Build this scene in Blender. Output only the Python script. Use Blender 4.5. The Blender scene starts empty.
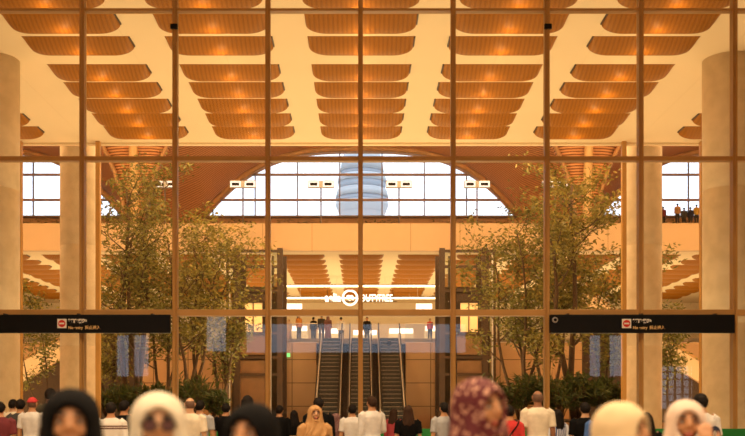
import bpy, bmesh, math, random
from mathutils import Vector, Matrix, noise
PI = math.pi
C = bpy.context.scene.collection
random.seed(7)
CX, HZ, EYE = 361.0, 410.0, 1.5          # optical axis (px), horizon row (px), eye height (m)
def wx(px, Y): return (px - CX) * Y / 1000.0
def wz(py, Y): return EYE + (HZ - py) * Y / 1000.0

# ------------------------------------------------------------------ mesh helpers
class MB:
    def __init__(s): s.v = []; s.f = []; s.m = []
    def add(s, vs, fs, mi=0):
        b = len(s.v); s.v += [tuple(p) for p in vs]
        s.f += [tuple(b + i for i in q) for q in fs]; s.m += [mi] * len(fs); return s
    def box(s, x0, x1, y0, y1, z0, z1, mi=0):
        return s.add([(x0,y0,z0),(x1,y0,z0),(x1,y1,z0),(x0,y1,z0),(x0,y0,z1),(x1,y0,z1),(x1,y1,z1),(x0,y1,z1)],
                     [(0,3,2,1),(4,5,6,7),(0,1,5,4),(1,2,6,5),(2,3,7,6),(3,0,4,7)], mi)
    def tube(s, pts, rads, n=12, ref=(0,0,1), mi=0, caps=True):
        pts = [Vector(p) for p in pts]; N = len(pts); vs = []; fs = []
        a = None
        for i, p in enumerate(pts):
            t = (pts[min(i+1, N-1)] - pts[max(i-1, 0)]).normalized()
            if a is None:
                r = Vector(ref)
                if abs(r.dot(t)) > .95: r = Vector((0,1,0)) if abs(t.y) < .9 else Vector((1,0,0))
                a = r.cross(t).normalized()
            else:
                a = (a - t * a.dot(t)).normalized()
            b = t.cross(a)
            rr = rads[i] if isinstance(rads, list) else rads
            ra, rb = rr if isinstance(rr, (list, tuple)) else (rr, rr)
            for k in range(n):
                q = 2 * PI * k / n
                vs.append(p + a * (ra * math.cos(q)) + b * (rb * math.sin(q)))
        for i in range(N - 1):
            for k in range(n):
                k2 = (k + 1) % n
                fs.append((i*n + k, i*n + k2, (i+1)*n + k2, (i+1)*n + k))
        if caps:
            fs.append(tuple(range(n - 1, -1, -1))); fs.append(tuple((N-1)*n + k for k in range(n)))
        return s.add(vs, fs, mi)
    def rings(s, rows, n=28, mi=0):          # rows of (z, cx, cy, rx, ry) stacked upwards, a slightly squared oval
        vs = []; fs = []
        for z, cx, cy, rx, ry in rows:
            for k in range(n):
                q = 2 * PI * k / n; c, d = math.cos(q), math.sin(q)
                e = .85
                vs.append((cx + rx * math.copysign(abs(c)**e, c), cy + ry * math.copysign(abs(d)**e, d), z))
        N = len(rows)
        for i in range(N - 1):
            for k in range(n):
                k2 = (k + 1) % n
                fs.append((i*n+k, i*n+k2, (i+1)*n+k2, (i+1)*n+k))
        fs.append(tuple(range(n-1, -1, -1))); fs.append(tuple((N-1)*n+k for k in range(n)))
        return s.add(vs, fs, mi)
    def ell(s, c, r, n=20, m=12, fn=None, mi=0):
        c = Vector(c); vs = []; fs = []
        def P(d):
            return fn(d) if fn else Vector((c.x + r[0]*d.x, c.y + r[1]*d.y, c.z + r[2]*d.z))
        vs.append(P(Vector((0,0,-1))))
        for i in range(1, m):
            th = PI * i / m
            for k in range(n):
                q = 2 * PI * k / n
                vs.append(P(Vector((math.sin(th)*math.cos(q), math.sin(th)*math.sin(q), -math.cos(th)))))
        vs.append(P(Vector((0,0,1)))); T = len(vs) - 1
        for k in range(n):
            k2 = (k+1) % n
            fs.append((0, 1+k2, 1+k)); fs.append((T, 1+(m-2)*n+k, 1+(m-2)*n+k2))
            for i in range(m - 2):
                fs.append((1+i*n+k, 1+i*n+k2, 1+(i+1)*n+k2, 1+(i+1)*n+k))
        return s.add(vs, fs, mi)
    def prism(s, poly, y0, y1, mi=0):        # polygon in x,z pushed along y
        n = len(poly); vs = [(x, y0, z) for x, z in poly] + [(x, y1, z) for x, z in poly]
        fs = [tuple(range(n)), tuple(range(2*n-1, n-1, -1))] + [(i, i+n, (i+1) % n + n, (i+1) % n) for i in range(n)]
        return s.add(vs, fs, mi)
    def prism_x(s, poly, x0, x1, mi=0):      # polygon in y,z pushed along x
        n = len(poly); vs = [(x0, y, z) for y, z in poly] + [(x1, y, z) for y, z in poly]
        fs = [tuple(range(n)), tuple(range(2*n-1, n-1, -1))] + [(i, i+n, (i+1) % n + n, (i+1) % n) for i in range(n)]
        return s.add(vs, fs, mi)
    def mesh(s, name='m'):
        me = bpy.data.meshes.new(name); me.from_pydata(s.v, [], s.f)
        me.polygons.foreach_set('material_index', s.m); me.validate()
        bm = bmesh.new(); bm.from_mesh(me); bmesh.ops.recalc_face_normals(bm, faces=bm.faces); bm.to_mesh(me); bm.free()
        me.update(); return me
    def build(s, name, mats, parent=None, smooth=False, bevel=0, seg=2):
        me = s.mesh(name)
        if bevel:
            bm = bmesh.new(); bm.from_mesh(me)
            bmesh.ops.bevel(bm, geom=bm.edges[:], offset=bevel, segments=seg, affect='EDGES', profile=.5, clamp_overlap=True)
            bm.to_mesh(me); bm.free()
        if smooth: me.polygons.foreach_set('use_smooth', [True] * len(me.polygons))
        return link(name, me, mats, parent)
def link(name, me, mats=None, parent=None):
    if mats is not None:
        for m in (mats if isinstance(mats, (list, tuple)) else [mats]): me.materials.append(m)
    o = bpy.data.objects.new(name, me); C.objects.link(o)
    if parent is not None: o.parent = parent
    return o
def empty(name, loc=(0,0,0), rz=0):
    o = bpy.data.objects.new(name, None); C.objects.link(o); o.location = loc; o.rotation_euler = (0,0,rz)
    o.empty_display_size = .3; return o
def tag(o, label, cat, group=None, kind=None):
    o['label'] = label; o['category'] = cat
    if group: o['group'] = group
    if kind: o['kind'] = kind
    return o
def dup(root, loc, label, rz=None, group=None):
    r = root.copy(); C.objects.link(r); r.location = loc
    if rz is not None: r.rotation_euler = (0,0,rz)
    r['label'] = label
    if group: r['group'] = group
    for ch in list(root.children):
        c = ch.copy(); C.objects.link(c); c.parent = r
        for g in list(ch.children):
            d = g.copy(); C.objects.link(d); d.parent = c
    return r
ORD = ['zeroth','first','second','third','fourth','fifth','sixth','seventh','eighth','ninth','tenth','eleventh','twelfth','thirteenth','fourteenth','fifteenth','sixteenth']

# ------------------------------------------------------------------ materials
def nodes(name):
    m = bpy.data.materials.new(name); m.use_nodes = True
    nt = m.node_tree; b = nt.nodes['Principled BSDF']; return m, nt, b
def M(name, c, c2=None, scale=4., rough=.6, metal=0., bump=0., stretch=(1,1,1), detail=4, spec=.5):
    m, nt, b = nodes(name)
    b.inputs['Base Color'].default_value = (*c, 1); b.inputs['Roughness'].default_value = rough
    b.inputs['Metallic'].default_value = metal; b.inputs['Specular IOR Level'].default_value = spec
    if c2 or bump:
        tc = nt.nodes.new('ShaderNodeTexCoord'); mp = nt.nodes.new('ShaderNodeMapping'); mp.inputs['Scale'].default_value = stretch
        nz = nt.nodes.new('ShaderNodeTexNoise'); nz.inputs['Scale'].default_value = scale; nz.inputs['Detail'].default_value = detail
        nt.links.new(tc.outputs['Object'], mp.inputs['Vector']); nt.links.new(mp.outputs[0], nz.inputs['Vector'])
        if c2:
            rp = nt.nodes.new('ShaderNodeValToRGB'); rp.color_ramp.elements[0].position = .35; rp.color_ramp.elements[1].position = .65
            rp.color_ramp.elements[0].color = (*c, 1); rp.color_ramp.elements[1].color = (*c2, 1)
            nt.links.new(nz.outputs['Fac'], rp.inputs[0]); nt.links.new(rp.outputs[0], b.inputs['Base Color'])
        if bump:
            bp = nt.nodes.new('ShaderNodeBump'); bp.inputs['Strength'].default_value = bump; bp.inputs['Distance'].default_value = .02
            nt.links.new(nz.outputs['Fac'], bp.inputs['Height']); nt.links.new(bp.outputs[0], b.inputs['Normal'])
    return m
def slats(name, c, c2, axis, scale, rough=.55, bump=.5, dist=0.0):
    m, nt, b = nodes(name); b.inputs['Roughness'].default_value = rough; b.inputs['Specular IOR Level'].default_value = .15
    tc = nt.nodes.new('ShaderNodeTexCoord'); w = nt.nodes.new('ShaderNodeTexWave'); w.bands_direction = axis; w.wave_profile = 'SAW' if dist < 0 else 'SIN'
    w.inputs['Scale'].default_value = scale; w.inputs['Distortion'].default_value = abs(dist); w.inputs['Detail'].default_value = 1
    rp = nt.nodes.new('ShaderNodeValToRGB'); rp.color_ramp.elements[0].position = .25; rp.color_ramp.elements[1].position = .6
    rp.color_ramp.elements[0].color = (*c2, 1); rp.color_ramp.elements[1].color = (*c, 1)
    nt.links.new(tc.outputs['Object'], w.inputs['Vector']); nt.links.new(w.outputs['Fac'], rp.inputs[0])
    nt.links.new(rp.outputs[0], b.inputs['Base Color'])
    bp = nt.nodes.new('ShaderNodeBump'); bp.inputs['Strength'].default_value = bump; bp.inputs['Distance'].default_value = .03
    nt.links.new(w.outputs['Fac'], bp.inputs['Height']); nt.links.new(bp.outputs[0], b.inputs['Normal'])
    return m
def emit(name, c, s):
    m, nt, b = nodes(name); b.inputs['Base Color'].default_value = (*c, 1)
    b.inputs['Emission Color'].default_value = (*c, 1); b.inputs['Emission Strength'].default_value = s; return m
def glass(name, tint=(1,1,1), ior=1.45, rough=0.0):
    m = bpy.data.materials.new(name); m.use_nodes = True; nt = m.node_tree; nt.nodes.clear()
    o = nt.nodes.new('ShaderNodeOutputMaterial'); mx = nt.nodes.new('ShaderNodeMixShader')
    t = nt.nodes.new('ShaderNodeBsdfTransparent'); g = nt.nodes.new('ShaderNodeBsdfGlossy'); f = nt.nodes.new('ShaderNodeFresnel')
    t.inputs[0].default_value = (*tint, 1); g.inputs['Roughness'].default_value = rough; f.inputs['IOR'].default_value = ior
    nt.links.new(f.outputs[0], mx.inputs[0]); nt.links.new(t.outputs[0], mx.inputs[1]); nt.links.new(g.outputs[0], mx.inputs[2])
    nt.links.new(mx.outputs[0], o.inputs[0]); return m
def leafmat(name, c, c2):
    m, nt, b = nodes(name); b.inputs['Roughness'].default_value = .55
    g = nt.nodes.new('ShaderNodeNewGeometry'); rp = nt.nodes.new('ShaderNodeValToRGB')
    rp.color_ramp.elements[0].color = (*c, 1); rp.color_ramp.elements[1].color = (*c2, 1)
    nt.links.new(g.outputs['Random Per Island'], rp.inputs[0]); nt.links.new(rp.outputs[0], b.inputs['Base Color'])
    tr = nt.nodes.new('ShaderNodeBsdfTranslucent'); nt.links.new(rp.outputs[0], tr.inputs[0])
    mx = nt.nodes.new('ShaderNodeMixShader'); mx.inputs[0].default_value = .3
    nt.links.new(b.outputs[0], mx.inputs[1]); nt.links.new(tr.outputs[0], mx.inputs[2])
    nt.links.new(mx.outputs[0], nt.nodes['Material Output'].inputs[0]); return m
def panels(name, c, line, sx, sz, w=.012, rough=.45, c2=None):       # cladding with joints every sx along x and sz along z
    m, nt, b = nodes(name); b.inputs['Roughness'].default_value = rough
    tc = nt.nodes.new('ShaderNodeTexCoord'); sp = nt.nodes.new('ShaderNodeSeparateXYZ'); nt.links.new(tc.outputs['Object'], sp.inputs[0])
    fac = None
    for ax, st in (('X', sx), ('Z', sz)):
        if not st: continue
        d = nt.nodes.new('ShaderNodeMath'); d.operation = 'DIVIDE'; d.inputs[1].default_value = st; nt.links.new(sp.outputs[ax], d.inputs[0])
        fr = nt.nodes.new('ShaderNodeMath'); fr.operation = 'FRACT'; nt.links.new(d.outputs[0], fr.inputs[0])
        lt = nt.nodes.new('ShaderNodeMath'); lt.operation = 'LESS_THAN'; lt.inputs[1].default_value = w / st; nt.links.new(fr.outputs[0], lt.inputs[0])
        if fac is None: fac = lt
        else:
            mxn = nt.nodes.new('ShaderNodeMath'); mxn.operation = 'MAXIMUM'; nt.links.new(fac.outputs[0], mxn.inputs[0]); nt.links.new(lt.outputs[0], mxn.inputs[1]); fac = mxn
    nz = nt.nodes.new('ShaderNodeTexNoise'); nz.inputs['Scale'].default_value = .8; nt.links.new(tc.outputs['Object'], nz.inputs['Vector'])
    rp = nt.nodes.new('ShaderNodeValToRGB'); rp.color_ramp.elements[0].color = (*c, 1); rp.color_ramp.elements[1].color = (*(c2 or c), 1)
    nt.links.new(nz.outputs['Fac'], rp.inputs[0])
    mx = nt.nodes.new('ShaderNodeMix'); mx.data_type = 'RGBA'; mx.inputs[7].default_value = (*line, 1)
    nt.links.new(fac.outputs[0], mx.inputs[0]); nt.links.new(rp.outputs[0], mx.inputs[6]); nt.links.new(mx.outputs[2], b.inputs['Base Color'])
    return m

m_ceil = panels('ceiling_plaster', (.80,.64,.42), (.74,.58,.36), 1.53, 0, .02, .8, (.83,.67,.45))
m_fascia = panels('fascia_panels', (.62,.43,.24), (.42,.26,.12), 3.7, 0, .05, .55, (.66,.46,.27))
m_scoop = slats('oiled_timber_battens', (.35,.132,.009), (.28,.10,.007), 'X', 2.2, .5, .10)
m_edge_shade = M('scoop_edge_shade', (.035,.016,.008), rough=.5)
m_col = M('honed_stone', (.62,.49,.33), (.72,.58,.41), 2.2, .6, bump=.15, detail=10)
m_bronze = M('bronze_anodised', (.50,.265,.07), (.55,.29,.08), 1.5, .45, .0)
m_bronze_dark = M('dark_bronze', (.045,.022,.010), (.06,.03,.013), 2, .45, .2)
m_glass = glass('clear_glazing', (.985,.98,.97), 1.42)
m_bal = glass('balustrade_glazing', (.93,.94,.95), 1.6)
m_glassg = glass('lift_glazing', (.80,.83,.80), 1.5)
m_vault = slats('timber_gridshell', (.74,.38,.19), (.44,.19,.08), 'Y', 1.5, .6, .9, 1.2)
m_leg = slats('timber_gridshell_leg', (.66,.32,.14), (.22,.085,.03), 'Z', 1.5, .6, .8, .8)
m_rib = M('glulam_rib', (.40,.215,.09), (.48,.26,.11), 3, .5, stretch=(1,1,.2))
m_pillar = M('pale_oak', (.72,.48,.22), (.66,.42,.18), 3, .5, stretch=(1,1,.2))
m_frame = M('window_frame_metal', (.20,.16,.14), rough=.5, metal=.2)
m_wall = M('warm_wall', (.55,.36,.2), (.6,.4,.23), 1, .8)
m_floor = M('polished_stone_floor', (.42,.33,.24), (.5,.4,.3), .6, .25, detail=6)
m_stone = panels('stone_cladding', (.42,.25,.115), (.12,.065,.03), 2.6, 1.75, .06, .45, (.50,.30,.15))
m_liftp = M('brown_metal_panel', (.17,.085,.035), (.21,.105,.045), 2, .4)
m_step = M('escalator_tread', (.012,.011,.012), rough=.5)
m_nose = M('escalator_nosing', (.30,.22,.15), rough=.45, metal=.2)
m_skirt = M('brushed_steel', (.62,.52,.42), (.7,.6,.5), 6, .3, .8, stretch=(1,1,.1))
m_rubber = M('black_rubber', (.02,.02,.02), rough=.5)
m_steel = M('galvanised_steel', (.65,.60,.55), rough=.35, metal=.6)
m_white = M('white_lacquer', (.82,.78,.72), rough=.4)
m_black = M('black_signboard', (.006,.0055,.005), rough=.4, spec=.2)
m_green = M('green_vinyl', (.012,.22,.035), (.016,.27,.045), 1.2, .5)
m_red = M('red_enamel', (.65,.03,.02), rough=.4)
m_bark = M('tree_bark', (.06,.032,.016), (.10,.055,.028), 8, .9, bump=.6, stretch=(1,1,.3))
m_leaf = leafmat('tree_leaf', (.085,.085,.016), (.27,.23,.045))
m_leaf2 = leafmat('tree_leaf_pale', (.12,.11,.02), (.36,.29,.06))
m_leafd = leafmat('shrub_leaf', (.020,.045,.010), (.085,.11,.020))
m_soil = M('planter_soil', (.05,.03,.02), (.08,.05,.03), 12, 1)
m_line = emit('linear_lamp', (1,.80,.45), 4.0)
m_letter = emit('backlit_letter', (1,.93,.82), 1.7)
m_shop = M('shop_fitting', (.85,.72,.52), (.9,.78,.58), 1, .5)
m_lift = emit('lift_car_lit', (1,.64,.24), .5)
m_exit = emit('exit_sign_green', (.25,.9,.3), .9)
m_steelp = M('pale_painted_steel', (.62,.62,.62), rough=.5)
m_masth = emit('lit_lamp_head', (.9,.93,1), .75)
m_tower = panels('tower_concrete', (.52,.55,.56), (.46,.48,.50), 0, 3.2, .3, .8, (.54,.56,.57))
m_towerglass = M('tower_glazing', (.36,.41,.46), rough=.8)
m_grass = M('apron_ground', (.2,.2,.18), (.25,.25,.22), .05, .9)

# ------------------------------------------------------------------ world, camera
w = bpy.data.worlds.new('sky'); bpy.context.scene.world = w; w.use_nodes = True
bg = w.node_tree.nodes['Background']; bg.inputs[0].default_value = (.70,.82,1.0,1); bg.inputs[1].default_value = 2.4
cam = bpy.data.cameras.new('camera'); co = bpy.data.objects.new('camera', cam); C.objects.link(co)
co.location = (0,0,EYE); co.rotation_euler = (PI/2,0,0)
cam.sensor_width = 36; cam.lens = 36 * 1000 / 745.0
cam.shift_x = (372.5 - CX) / 745.0; cam.shift_y = (HZ - 218.0) / 745.0
cam.dof.use_dof = True; cam.dof.focus_distance = 34; cam.dof.aperture_fstop = 1.8
cam.clip_end = 2000
bpy.context.scene.camera = co
sc = bpy.context.scene
sc.view_settings.view_transform = 'Standard'; sc.view_settings.look = 'None'; sc.view_settings.gamma = 1
sc.view_settings.use_curve_mapping = False; sc.view_settings.exposure = -0.06
sc.cycles.transparent_max_bounces = 32; sc.cycles.max_bounces = 10; sc.cycles.diffuse_bounces = 5
sc.cycles.use_denoising = True; sc.cycles.sample_clamp_indirect = 6
def S(o, label, cat): return tag(o, label, cat, None, 'structure')

# ------------------------------------------------------------------ setting
CZ = 13.5
S(MB().box(-42,42,-32,116,-.3,0).build('floor', m_floor), 'polished beige stone floor running through the terminal hall', 'floor')
S(MB().box(-42,42,-32,44.9,CZ,CZ+.5).build('ceiling', m_ceil), 'pale flat ceiling of the near hall between the rows of timber scoops', 'ceiling')
cf = S(MB().box(-42,42,75.6,116,CZ,CZ+.5).build('ceiling', m_ceil), 'pale ceiling of the far hall over the mezzanine', 'ceiling')
S(MB().box(-42,42,75,75.6,13.46,15.5).build('trim_1', m_fascia), 'long pale fascia beam of the far hall under the arched windows', 'fascia')
S(MB().box(-42,42,44.9,45.15,13.42,27).build('wall_front', m_ceil), 'upstand wall at the far edge of the near ceiling', 'wall')
S(MB().box(-42.3,-42,-32,116,0,28).build('wall_left', m_wall), 'plain warm side wall of the terminal beyond the escalator stair', 'wall')
S(MB().box(42,42.3,-32,116,0,28).build('wall_right', m_wall), 'plain warm side wall of the terminal opposite', 'wall')
S(MB().box(-42,42,112,112.3,0,CZ).build('wall_back', m_shop), 'bright wall at the back of the duty free hall', 'wall')
# rear wall behind the viewer: daylight openings that the glass mirrors
rw = MB(); ops = [(-19.6,-18.6,4.2,7.7),(-18.2,-17.0,4.2,7.7),(-12.4,-10.8,6.2,9.0),(-9.2,8.4,6.1,8.4),(18.3,19.2,4.2,7.7),(19.9,21.0,4.2,7.7),(23.9,26.6,1.6,5.0)]
xs = [-42] + [q for o in ops for q in o[:2]] + [42]
for i in range(len(xs) - 1):
    if i % 2 == 0: rw.box(xs[i], xs[i+1], -30.4, -30, 0, CZ)
    else:
        o = ops[i // 2]; rw.box(o[0], o[1], -30.4, -30, 0, o[2]); rw.box(o[0], o[1], -30.4, -30, o[3], CZ)
for k in range(5): rw.box(23.9+k*.6, 24.05+k*.6, -30.3, -30.1, 1.6, 5.0)
for k in range(5): rw.box(23.9, 26.6, -30.3, -30.1, 2.1+k*.6, 2.2+k*.6)
S(rw.build('wall_rear', m_wall), 'rear wall of the concourse with narrow daylight openings', 'wall')
# terrace slab and the mezzanine floor
S(MB().box(-42,42,75.6,91,15.0,15.5).build('floor', m_floor), 'roof terrace floor behind the pale fascia', 'floor')
S(MB().box(-42,42,75.5,112,6.5,6.9).build('floor', m_floor), 'mezzanine floor of the duty free hall at the head of the escalators', 'floor')
S(MB().box(-42,42,88.3,91,15.5,18.45).build('wall_back', m_rib), 'low brown wall under the arched windows', 'wall')
for sx, x0, x1, nm in ((-1,-42,-3.35,'left'), (1,3.35,42,'right')):
    S(MB().box(x0,x1,75.0,75.5,0,6.55).build('wall_'+nm, m_stone), 'tan stone wall below the mezzanine, escalators at its %s end' % ('right' if sx < 0 else 'left'), 'wall')
S(MB().box(-3.35,3.35,76.2,76.5,0,6.5).build('wall_back', m_bronze_dark), 'dark wall behind the escalators', 'wall')

# arches and gridshell vault
PER, HWD, Y1 = 34.4, 13.64, 88.0
def arch(x):
    x = (x + PER/2) % PER - PER/2; t = abs(x) / HWD
    return 18.5 + 5.7 * (1 - t**3) if t < 1 else 18.5 - 1.8 * min(1, (t - 1) * 5)
def vault(x, Y):
    e = arch(x); q = min(1, max(0, (Y1 + .6 - Y) / 20)); return e + (26.2 - e) * (1 - (1 - q)**1.8)
vb = MB(); NX, NY = 252, 26; gx = [-42 + 84 * i / NX for i in range(NX + 1)]; gy = [45.15 + (Y1 + .6 - 45.15) * (j / NY) for j in range(NY + 1)]
vs = [(x, y, vault(x, y)) for y in gy for x in gx]; W = NX + 1
vb.add(vs + [(x, y, z + .35) for x, y, z in vs],
       [(j*W+i, j*W+i+1, (j+1)*W+i+1, (j+1)*W+i) for j in range(NY) for i in range(NX)] +
       [(len(vs)+j*W+i, len(vs)+(j+1)*W+i, len(vs)+(j+1)*W+i+1, len(vs)+j*W+i+1) for j in range(NY) for i in range(NX)])
S(vb.build('ceiling_vault', m_vault, None, True), 'brown timber slatted vault between the near ceiling and the arched windows', 'vaulted ceiling')
for i, cx in enumerate((-PER, 0, PER)):
    wn = empty('window_%d' % (i+1), (cx, Y1, 18.45))
    S(wn, ['wide arched window at the left, half hidden by the stone columns', 'wide arched window in the middle with the control tower outside', 'wide arched window at the right with people standing below it'][i], 'window')
    lo = max(-HWD, -42 - cx); hi = min(HWD, 42 - cx)
    xs = [lo + (hi - lo) * k / 60 for k in range(61)]
    a = [(x, arch(x) - 18.45) for x in xs]
    r = MB(); r.tube([(x, -.9, z + .05) for x, z in a], (.26,.26), 8, ref=(0,1,0)); r.build('arch_rim', m_rib, wn, True)
    mu = MB()
    for k in range(-4, 4):
        x = 1.85 + 3.72 * k
        if lo < x < hi and abs(x) < HWD - .4: mu.box(x-.05, x+.05, -.1, .1, 0, arch(x) - 18.5)
    mu.build('mullion', m_frame, wn)
    for z in (19.98, 22.2):
        ext = HWD * (1 - (z - 18.5) / 5.7) ** (1/3)
        MB().box(max(lo, -ext), min(hi, ext), -.13, .13, z - 18.45 - .09, z - 18.45 + .09).build('transom', M('transom_rose', (.34,.22,.19), rough=.5), wn)
    MB().box(lo, hi, -.3, .3, -.02, .12).build('sill', m_frame, wn)
    gp = MB(); gp.prism([(lo, .02)] + [(x, z + .02) for x, z in a] + [(hi, .02)], .03, .05); gp.build('pane', m_glass, wn)
# funnel legs of the gridshell
for sx, nm in ((-1, 'left'), (1, 'right')):
    X = sx * 17.2; lg = empty('gridshell_column', (X, 76.6, 15.5))
    tag(lg, 'flared timber gridshell column with curved ribs above the %s tree group' % nm, 'column', None, 'structure')
    prof = [(0,.78),(1,.85),(2.7,1.1),(4.2,1.6),(5.4,2.1),(6.4,2.6),(7.6,3.3),(8.8,4.3),(9.8,5.6),(10.6,7.0)]
    body = MB(); body.rings([(z, 0, .2 + .02*z, w_, w_*.42) for z, w_ in prof], 40); body.build('flared_shell', m_leg, lg, True)
    for s in (-1, 1):
        MB().tube([(s*w_*1.0, -.25 - w_*.12, z) for z, w_ in prof], (.16,.22), 8, ref=(0,1,0)).build('curved_rib', m_rib, lg, True)
    pl = MB(); pl.tube([(0, -.15 - prof[k][1]*.42, prof[k][0]) for k in range(len(prof))], .34, 14, ref=(0,1,0)); pl.build('pillar', m_pillar, lg, True)

# columns
for k, (sx, Y) in enumerate(((-1,34.3),(1,34.3),(-1,46.15),(1,46.15))):
    cb = MB(); n = 48
    cb.tube([(0,0,0),(0,0,.15),(0,0,.16),(0,0,4.4),(0,0,4.42),(0,0,4.44),(0,0,9.0),(0,0,9.02),(0,0,9.04),(0,0,CZ-.001 if k < 2 else 24.5)],
            [.93,.93,.91,.91,.90,.91,.91,.90,.91,.91], n)
    o = cb.build('column', m_col, None, True); o.location = (sx*(12.65 if k < 2 else 12.95), Y, 0)
    S(o, ['round stone column at the far left behind the hanging sign, nearest the glass','round stone column at the far right behind the hanging sign, nearest the glass','round stone column beside the left tree group','round stone column beside the right tree group'][k], 'column')
for k, x in enumerate((-15.25,-11.75,11.75,15.25)):
    S(MB().box(x-.1,x+.1,44.6,44.85,0,13.5).build('trim_%d' % (k+2), m_bronze, None, False, .02), ['slim bronze post outside the inner left column','slim bronze post between inner left column and trees','slim bronze post between inner right column and trees','slim bronze post outside the inner right column'][k], 'post')

# ------------------------------------------------------------------ timber scoops
SW, SD, DROP = 1.72, .86, .31
def scoop_proto():
    root = empty('hanging_light_scoop')
    b = MB(); NU, NV = 40, 8; vs = []; fs = []
    def h(u):
        a = abs(u); return 1 if a < .60 else math.sqrt(max(0, 1 - ((a - .60) / .40)**2))
    for j in range(NV + 1):
        v = j / NV
        for i in range(NU + 1):
            u = -1 + 2 * i / NU; u = math.copysign(1 - (1 - abs(u))**1.35, u)
            vs.append((u*SW, v*SD, -.01 - DROP * h(u) * math.sin(v * PI / 2)))
    n = len(vs); W = NU + 1
    vs += [(x, y, .02) for x, y, z in vs]
    for j in range(NV):
        for i in range(NU):
            fs.append((j*W+i, (j+1)*W+i, (j+1)*W+i+1, j*W+i+1)); fs.append((n+j*W+i, n+j*W+i+1, n+(j+1)*W+i+1, n+(j+1)*W+i))
    for i in range(NU):
        fs.append((NV*W+i, n+NV*W+i, n+NV*W+i+1, NV*W+i+1)); fs.append((i, i+1, n+i+1, n+i))
    for j in range(NV):
        fs.append((j*W, n+j*W, n+(j+1)*W, (j+1)*W)); fs.append((j*W+NU, (j+1)*W+NU, n+(j+1)*W+NU, n+j*W+NU))
    o = b.add(vs, fs).build('timber_shell', m_scoop, root, True)
    try: o.data.set_sharp_from_angle(angle=math.radians(40))
    except Exception: pass
    MB().box(SW-.01, SW+.025, .0, SD-.02, -.05, .0).build('edge_shade_strip', m_edge_shade, root)  # dark strip added for the shadowed side gap of the scoop
    return root
proto = scoop_proto()
BAY = [(-15.4,'outermost left bay'),(-9.18,'left bay'),(-4.59,'bay left of centre'),(0.,'centre bay'),(4.59,'bay right of centre'),(9.18,'right bay'),(15.4,'outermost right bay')]
ROWY = [28.3,30.2,32.1,34.7,36.6,38.55,40.45,42.3]
first = True; scoop_lights = []
for r, Y in enumerate(ROWY):
    for x, bn in BAY:
        if abs(x) > 15 and r < 5: continue
        lab = 'curved timber ceiling scoop, %s row from the glass, %s' % (ORD[r+1], bn)
        if first: o = proto; o.location = (x, Y, CZ); o['label'] = lab; o['category'] = 'ceiling panel'; o['group'] = 'timber scoops of the near ceiling'; first = False
        else: o = dup(proto, (x, Y, CZ), lab)
        if x > 1:                       # the dark strip faces the middle of the hall on both sides
            o.rotation_euler = (0,0,0)
            for ch in o.children:
                if 'edge_shade_strip' in ch.name: ch.location.x = -2*SW - .025
        scoop_lights.append((x, Y + .62, CZ - DROP - .30))
for r in range(11):
    Y = 77.2 + 2.75 * r
    for k in range(-7, 8):
        bn = 'over the duty free sign' if k == 0 else '%s bay to the %s of the duty free sign' % (ORD[abs(k)], 'left' if k < 0 else 'right')
        dup(proto, (k*4.59, Y, CZ), 'far hall timber scoop, %s row, %s' % (ORD[r+1], bn), group='timber scoops of the far ceiling')

# ------------------------------------------------------------------ glass facade
FY = 25.0
MX = [wx(p, FY-.2) for p in (-105,-12,81.5,174.5,267.5,360.5,453.5,547.5,641.5,735.5,829)]
mat_h = m_bronze
for i, x in enumerate(MX):
    tr = MB(); tr.box(x-.058, x+.058, FY-.20, FY+.06, 0, CZ)
    o = tr.build('trim_%d' % (i+10), m_bronze, None, False, .012)
    S(o, 'bronze vertical mullion of the glass wall, %s from the left end' % ORD[i+1], 'mullion')
    MB().box(x-.022, x+.022, FY-.26, FY-.215, 0, CZ).build('glazing_bead', m_bronze, o)
    if i in (3, 7): MB().box(x-.09, x+.09, FY-.30, FY-.22, wz(33,FY), wz(28,FY)).build('bracket', m_black, o, False, .01)
for k, (py, t) in enumerate(((12,.032),(160,.056),(313.2,.078))):
    z = wz(py, FY)
    o = MB().box(-14, 14, FY-.17, FY+.05, z-t, z+t).build('trim_%d' % (k+30), m_bronze, None, False, .012)
    S(o, ['thin bronze top transom across the glass wall','middle bronze transom across the glass wall','lowest bronze transom carrying the black no entry boards'][k], 'transom')
zs = [0, wz(312,FY), wz(158,FY), wz(12,FY), CZ]
for i in range(len(MX) - 1):
    w_ = empty('window_%d' % (i+11), ((MX[i]+MX[i+1])/2, FY, 0)); hw = (MX[i+1]-MX[i])/2
    S(w_, 'tall clear glazed bay of the glass wall, %s from the left end' % ORD[i+1], 'window')
    for j in range(4):
        MB().box(-hw, hw, -.012, .012, zs[j]+.01, zs[j+1]-.01).build('pane', m_glass, w_)
gb = MB().box(-14, 14, FY-.36, FY-.30, .02, 1.04).build('barrier_panel', m_green, None, False, .01)
tag(gb, 'long low green vinyl barrier standing along the foot of the glass wall', 'barrier')
for k in range(13):
    MB().box(-13.6+k*2.26, -13.54+k*2.26, FY-.30, FY-.27, 0, .96).build('support_post', m_steel, gb)

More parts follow.
